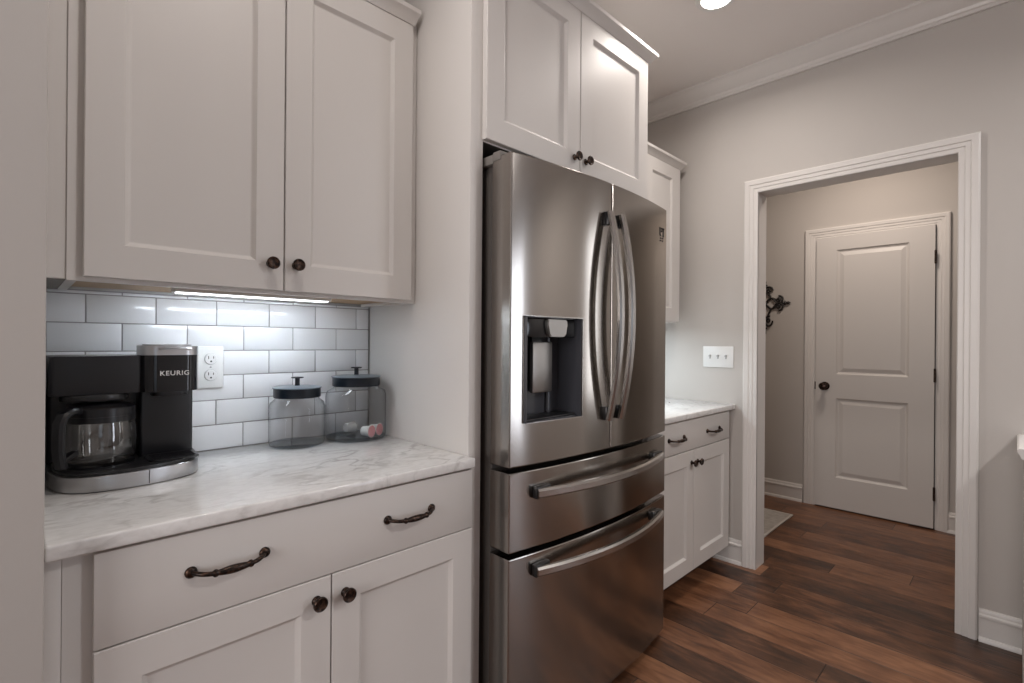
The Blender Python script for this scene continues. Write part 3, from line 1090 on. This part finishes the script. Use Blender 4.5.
# ------------------------------------------------------------------ wall plates
op = empty('electrical_outlet', (0.4355, YW, 1.175), 'white double electrical outlet on the tile backsplash, right of the coffee maker', 'outlet')
obj('cover_plate', bx(0.399, 0.472, YW - 0.006, YW - 0.0002, 1.109, 1.242, 0.004, 3), M['white'], op)
for zz in (1.2015, 1.1505):
    bm = bmesh.new()
    lathe(bm, [(0.0172, 0), (0.0172, 0.0035), (0.016, 0.0045)], (0.4355, YW - 0.0055, zz), (0, -1, 0), 28)
    rc = obj('receptacle', bm, M['white'], op)
    bm = bmesh.new()
    yy = YW - 0.0105
    box(bm, 0.4275, 0.4297, yy, yy + 0.002, zz + 0.000, zz + 0.009)
    box(bm, 0.4413, 0.4435, yy, yy + 0.002, zz + 0.001, zz + 0.008)
    lathe(bm, [(0.0028, 0), (0.0028, 0.002)], (0.4355, yy + 0.002, zz - 0.0075), (0, -1, 0), 12)
    obj('slots', bm, M['slot'], rc)
    bm = bmesh.new()
    tube(bm, [(0.4355 + 0.0178 * math.cos(2 * PI * k / 28), YW - 0.0062, zz + 0.0178 * math.sin(2 * PI * k / 28)) for k in range(29)], 0.0006, 6)
    obj('receptacle_gap', bm, M['shade'], rc)
bm = bmesh.new()
lathe(bm, [(0.003, 0), (0.003, 0.001), (0.001, 0.0016)], (0.4355, YW - 0.006, 1.176), (0, -1, 0), 12)
obj('screw', bm, M['shade'], op)

sw = empty('light_switch', (XF, 1.246, 1.1835), 'white triple light switch plate on the wall left of the doorway', 'switch')
obj('cover_plate', bx(XF - 0.0065, XF - 0.0002, 1.157, 1.337, 1.1215, 1.2455, 0.003, 2), M['white'], sw)
for yy in (1.2935, 1.2465, 1.1995):
    bm = bmesh.new()
    for (x0, x1, dz0, dz1) in ((0.0065, 0.0075, -0.012, 0.012), (0.0070, 0.0180, 0.001, 0.010)):
        box(bm, XF - x1, XF - x0, yy - 0.0045, yy + 0.0045, 1.1835 + dz0, 1.1835 + dz1, 0.0004)
    obj('toggle', bm, M['shade'], sw)

# ------------------------------------------------------------------ coffee maker
cm = empty('coffee_maker', (0.213, 1.61, CT1), 'black and silver double coffee maker standing on the left counter', 'coffee maker')


def rrect(x0, x1, y0, y1, rf, rb, n=8):
    """Rounded rectangle outline; rf = front (low y) corner radius, rb = back radius."""
    out = []
    for cx, cy, r, a0 in ((x0 + rf, y0 + rf, rf, 180), (x1 - rf, y0 + rf, rf, 270), (x1 - rb, y1 - rb, rb, 0), (x0 + rb, y1 - rb, rb, 90)):
        for i in range(n + 1):
            a = R(a0 + 90 * i / n)
            out.append((cx + r * math.cos(a), cy + r * math.sin(a)))
    return out


base_poly = [(0.0535, 1.73), (0.0535, 1.60), (0.058, 1.555), (0.068, 1.520), (0.084, 1.494), (0.105, 1.476), (0.130, 1.465), (0.160, 1.461),
             (0.200, 1.461), (0.240, 1.466), (0.275, 1.474), (0.305, 1.485), (0.325, 1.498), (0.340, 1.518), (0.351, 1.550), (0.358, 1.590), (0.362, 1.64), (0.362, 1.73)]
bm = bmesh.new()
prism(bm, base_poly, CT1 + 0.002, 0.950, 0.003, 2)
obj('base', bm, M['silver_base'], cm, label='silver rounded base')
obj('base_seam', bx(0.2292, 0.2304, 1.4632, 1.472, CT1 + 0.004, 0.949), M['black'], cm)
bm = bmesh.new()


def inset_poly(p, k):
    cx, cy = 0.211, 1.64
    return [(cx + (x - cx) * k, cy + (y - cy) * k) for x, y in p]


prism(bm, inset_poly(base_poly, 0.955), 0.9495, 0.958, 0.002, 2)
prism(bm, inset_poly(base_poly, 0.97), CT1 + 0.0003, CT1 + 0.003)
obj('base_deck', bm, M['black'], cm)
bm = bmesh.new()
lathe(bm, [(0.066, 0.956), (0.066, 0.962), (0.060, 0.963)], (0.150, 1.572, 0), n=36)
obj('warming_plate', bm, M['gloss'], cm)
bm = bmesh.new()
prism(bm, rrect(0.236, 0.345, 1.500, 1.595, 0.02, 0.01), 0.957, 0.9615, 0.001, 1)
for i in range(6):
    box(bm, 0.246, 0.336, 1.515 + i * 0.012, 1.518 + i * 0.012, 0.9612, 0.9640)
obj('drip_grate', bm, M['satin'], cm)
bm = bmesh.new()             # back column across the machine, left upper block, right tower
prism(bm, rrect(0.0535, 0.352, 1.655, 1.735, 0.01, 0.02), 0.956, 1.215, 0.003, 2)
obj('rear_housing', bm, M['satin'], cm)
bm = bmesh.new()
prism(bm, rrect(0.0535, 0.232, 1.560, 1.735, 0.010, 0.02), 1.128, 1.2200, 0.003, 2)
obj('brew_basket_housing', bm, M['satin'], cm)
bm = bmesh.new()
prism(bm, rrect(0.075, 0.205, 1.545, 1.665, 0.05, 0.03), 1.112, 1.1285, 0.003, 2)
obj('brew_basket_spout', bm, M['black'], cm)
bm = bmesh.new()
prism(bm, rrect(0.228, 0.3475, 1.595, 1.735, 0.008, 0.02), 0.956, 1.128, 0.002, 2)
obj('tower', bm, M['satin'], cm)
HEAD = rrect(0.2235, 0.350, 1.532, 1.662, 0.034, 0.058, 10)
bm = bmesh.new()
prism(bm, HEAD, 1.1285, 1.2215, 0.003, 2)
head = obj('brew_head', bm, M['gloss'], cm)
bm = bmesh.new()
prism(bm, rrect(0.250, 0.328, 1.545, 1.62, 0.02, 0.02), 1.116, 1.130, 0.002, 2)
obj('pod_outlet', bm, M['satin'], head)
bm = bmesh.new()
prism(bm, rrect(0.2225, 0.351, 1.5305, 1.663, 0.035, 0.058, 10), 1.2218, 1.2450, 0.003, 2)
prism(bm, rrect(0.234, 0.340, 1.544, 1.652, 0.040, 0.05, 10), 1.2445, 1.2490, 0.002, 2)
lid = obj('head_lid', bm, M['silver'], head, label='silver lid band')
bm = bmesh.new()
pts = []
for i in range(17):
    t = -1 + 2 * i / 16
    pts.append((0.292 + 0.034 * t, 1.5265 - 0.007 * (1 - t * t), 1.2370 + 0.004 * (1 - t * t)))
bar(bm, pts, (0, 0, 1), 0.006, 0.008)
obj('lid_handle', bm, M['silver'], lid)
cu = bpy.data.curves.new('lettering', 'FONT')
cu.body = 'KEURIG'
cu.size = 0.0165
cu.extrude = 0.0003
cu.offset = 0.0002
cu.space_character = 1.12
cu.align_x = 'CENTER'
tmp = bpy.data.objects.new('lettering', cu)
C.objects.link(tmp)
bpy.context.view_layer.update()
me = bpy.data.meshes.new_from_object(tmp.evaluated_get(bpy.context.evaluated_depsgraph_get()))
bpy.data.objects.remove(tmp)
me.materials.clear()
me.materials.append(M['ink'])
xs_ = [v.co.x for v in me.vertices]
k = 0.063 / (max(xs_) - min(xs_))
bm = bmesh.new()
bm.from_mesh(me)
for v in bm.verts:
    v.co = Vector((0.2925 + v.co.x * k, 1.5318 - v.co.z, 1.1700 + v.co.y))
obj('lettering', bm, M['ink'], head, label='white brand lettering')

# carafe on its warming plate
cf = empty('coffee_carafe', (0.150, 1.572, 0.963), 'empty glass coffee carafe with black handle inside the coffee maker', 'carafe')
bm = bmesh.new()
lathe(bm, [(0.0, 0.9645), (0.056, 0.9645), (0.064, 0.969), (0.0675, 0.982), (0.0685, 1.010), (0.0680, 1.040), (0.065, 1.066), (0.0615, 1.078)], (0.150, 1.572, 0), n=48, cap0=False, cap1=False)
obj('glass_body', bm, M['carafe_glass'], cf)
bm = bmesh.new()
lathe(bm, [(0.0615, 1.074), (0.066, 1.077), (0.066, 1.097), (0.061, 1.102), (0.045, 1.105), (0.0, 1.106)], (0.150, 1.572, 0), n=48, cap1=False)
obj('carafe_lid', bm, M['satin'], cf)
hd = Vector((-0.74, -0.67, 0)).normalized()
hc = Vector((0.150, 1.572, 0))


def hp(r, z):
    return hc + hd * r + Vector((0, 0, z))


bm = bmesh.new()
bar(bm, [hp(0.060, 1.092), hp(0.082, 1.095), hp(0.100, 1.088), hp(0.108, 1.072), hp(0.110, 1.045), hp(0.110, 1.015), hp(0.107, 0.990), hp(0.102, 0.972)],
    hd.cross(Vector((0, 0, 1))), 0.026, 0.016)
bar(bm, [hp(0.0695, 1.000), hp(0.085, 0.994), hp(0.104, 0.985)], hd.cross(Vector((0, 0, 1))), 0.020, 0.010)
obj('carafe_handle', bm, M['satin'], cf)
bm = bmesh.new()
lathe(bm, [(0.0650, 1.064), (0.0668, 1.064), (0.0668, 1.078), (0.0630, 1.078)], (0.150, 1.572, 0), n=48)
obj('carafe_band', bm, M['satin'], cf)


# ------------------------------------------------------------------ glass canisters with navy lids
def canister(x, y, r, h, rl, lid_z0, lid_h, knob_top, label):
    o = empty('glass_canister', (x, y, CT1), label, 'canister', 'glass canisters beside the coffee maker')
    z = CT1 + 0.0006
    bm = bmesh.new()
    prof = [(0.0, z), (r - 0.014, z), (r - 0.004, z + 0.004), (r, z + 0.014), (r, h - 0.030), (r - 0.004, h - 0.015), (rl - 0.004, h - 0.003), (rl - 0.006, h + 0.004)]
    lathe(bm, prof, (x, y, 0), n=64, cap0=False, cap1=False)
    obj('glass_jar', bm, M['glass'], o, ang=60)
    bm = bmesh.new()
    lathe(bm, [(0.0, z + 0.001), (r - 0.016, z + 0.001), (r - 0.006, z + 0.005), (r - 0.003, z + 0.009), (r - 0.012, z + 0.0065), (0.0, z + 0.006)], (x, y, 0), n=64, cap0=False, cap1=False)
    obj('thick_base', bm, M['glass_base'], o, ang=60)
    bm = bmesh.new()
    lathe(bm, [(rl - 0.012, lid_z0 + 0.004), (rl - 0.001, lid_z0), (rl, lid_z0 + 0.002), (rl, lid_z0 + lid_h - 0.002)], (x, y, 0), n=64)
    ld_ = obj('lid', bm, M['navy'], o)
    bm = bmesh.new()
    zt = lid_z0 + lid_h
    lathe(bm, [(rl, zt - 0.002), (rl + 0.0035, zt - 0.0015), (rl + 0.0035, zt + 0.001), (rl - 0.004, zt + 0.003), (rl * 0.5, zt + 0.0055), (0.0, zt + 0.006)], (x, y, 0), n=64, cap1=False)
    obj('lid_top', bm, M['lid_top'], ld_, label='slate grey lid top')
    bm = bmesh.new()
    lathe(bm, [(0.0085, zt + 0.004), (0.0075, zt + 0.010), (0.0075, knob_top - 0.005), (0.019, knob_top - 0.004), (0.0195, knob_top - 0.001), (0.017, knob_top), (0.0, knob_top)], (x, y, 0), n=28, cap1=False)
    obj('lid_knob', bm, M['navy'], ld_)
    return o


canister(0.671, 1.697, 0.0875, 1.070, 0.0735, 1.0730, 0.0320, 1.1400, 'smaller empty glass canister with navy lid, beside the outlet')
canister(0.874, 1.679, 0.1045, 1.098, 0.0820, 1.1010, 0.0330, 1.1680, 'larger glass canister with navy lid holding coffee pods, in the counter corner')


def pod(loc, axis, name_label, foil_mat, k=0.88):
    o = empty('coffee_pod', loc, name_label, 'coffee pod', 'coffee pods in the larger canister')
    bm = bmesh.new()
    prof = [(0.0, 0.0), (0.0165, 0.0), (0.0180, 0.002), (0.0215, 0.038), (0.0215, 0.041), (0.0245, 0.0415), (0.0245, 0.043)]
    lathe(bm, [(r * k, h * k) for r, h in prof], loc, axis, 28, False, True)
    obj('cup', bm, M['pod'], o)
    bm = bmesh.new()
    q = Vector(loc) + Vector(axis).normalized() * 0.0432 * k
    lathe(bm, [(0.0235 * k, 0.0), (0.0225 * k, 0.0008), (0.0, 0.0010)], q, axis, 28, True, False)
    obj('foil_lid', bm, foil_mat, o)


zb_ = CT1 + 0.008
pod((0.877, 1.635, zb_ + 0.0225), (0.42, -0.91, 0.0), 'coffee pod with pink foil facing out, nearest the canister front', M['pink'])
pod((0.918, 1.653, zb_ + 0.0225), (0.42, -0.91, 0.0), 'coffee pod with pink foil, half behind another, by the side panel', M['pink'])
pod((0.858, 1.728, zb_ + 0.0225), (0.97, 0.15, 0.0), 'plain white coffee pod lying on its side, left inside the larger canister', M['pod'])

# ------------------------------------------------------------------ iron cross on the hall wall, rug
cr_y, cr_z = 1.500, 1.598
bm = bmesh.new()
xx = XW - 0.010


def cp(a, b):
    return (xx, cr_y - a, cr_z + b)


def arc(cx, cy, r, a0, a1, n=16):
    return [(cx + r * math.cos(R(a0 + (a1 - a0) * i / n)), cy + r * math.sin(R(a0 + (a1 - a0) * i / n))) for i in range(n + 1)]


for q in range(4):
    c_, s_ = math.cos(q * PI / 2), math.sin(q * PI / 2)
    ext = 1.0 if q != 3 else 1.35

    def rot(p):
        return cp(*((p[0] * ext if p[0] > 0.06 else p[0]) * c_ - p[1] * s_, (p[0] * ext if p[0] > 0.06 else p[0]) * s_ + p[1] * c_))
    for sg in (1, -1):
        a = [(p[0], sg * p[1]) for p in arc(0.108, 0.030, 0.030, -200, 95, 20)]
        tube(bm, [rot(p) for p in a], 0.0075, 8)
        a = [(p[0], sg * p[1]) for p in arc(0.104, 0.027, 0.011, 0, 360, 14)]
        tube(bm, [rot(p) for p in a], 0.0075, 8)
        tube(bm, [rot((0.012, sg * 0.012)), rot((0.045, sg * 0.045)), rot((0.060, sg * 0.042)), rot((0.082, sg * 0.018))], 0.0085, 8)
    tube(bm, [rot((0.125, 0)), rot((0.150, 0)), rot((0.170, 0))], [0.007, 0.007, 0.009], 8)
    tube(bm, [rot((0.150, -0.018)), rot((0.160, 0)), rot((0.150, 0.018))], [0.006, 0.010, 0.006], 8)
    tube(bm, [rot((0.165, 0)), rot((0.183, 0)), rot((0.198, 0))], [0.010, 0.012, 0.002], 8)
lathe(bm, [(0.020, 0), (0.020, 0.006), (0.010, 0.012), (0.0, 0.013)], (xx, cr_y, cr_z), (-1, 0, 0), 16, True, False)
tag(obj('wall_cross', bm, M['iron'], org=(XW, cr_y, cr_z)), 'black scrolled iron wall cross beyond the doorway, left of the hall door', 'wall decoration')

rg = empty('area_rug', (3.75, 1.7, 0), 'grey woven rug on the hall floor just inside the doorway', 'rug')
obj('rug_field', bx(3.40, 4.045, 1.170, 2.25, 0.0005, 0.010, 0.002), M['rug'], rg)
bm = bmesh.new()
for a in ((3.385, 3.400, 1.155, 2.265), (4.045, 4.060, 1.155, 2.265), (3.400, 4.045, 1.155, 1.170), (3.400, 4.045, 2.25, 2.265)):
    box(bm, a[0], a[1], a[2], a[3], 0.0005, 0.0115, 0.002)
obj('rug_border', bm, M['rug_edge'], rg)

# ------------------------------------------------------------------ recessed ceiling light in view
rl = empty('recessed_light', (CAN[0][0], CAN[0][1], ZC), 'lit round recessed ceiling light near the top edge', 'light')
bm = bmesh.new()
lathe(bm, [(0.064, -0.004), (0.068, -0.006), (0.086, -0.004), (0.089, -0.0002), (0.064, -0.0002)], (CAN[0][0], CAN[0][1], ZC), n=48, cap0=False, cap1=False)
obj('trim_ring', bm, M['white'], rl)
bm = bmesh.new()
lathe(bm, [(0.064, -0.0045), (0.064, -0.001)], (CAN[0][0], CAN[0][1], ZC), n=40)
obj('lamp_lens', bm, M['lens'], rl)
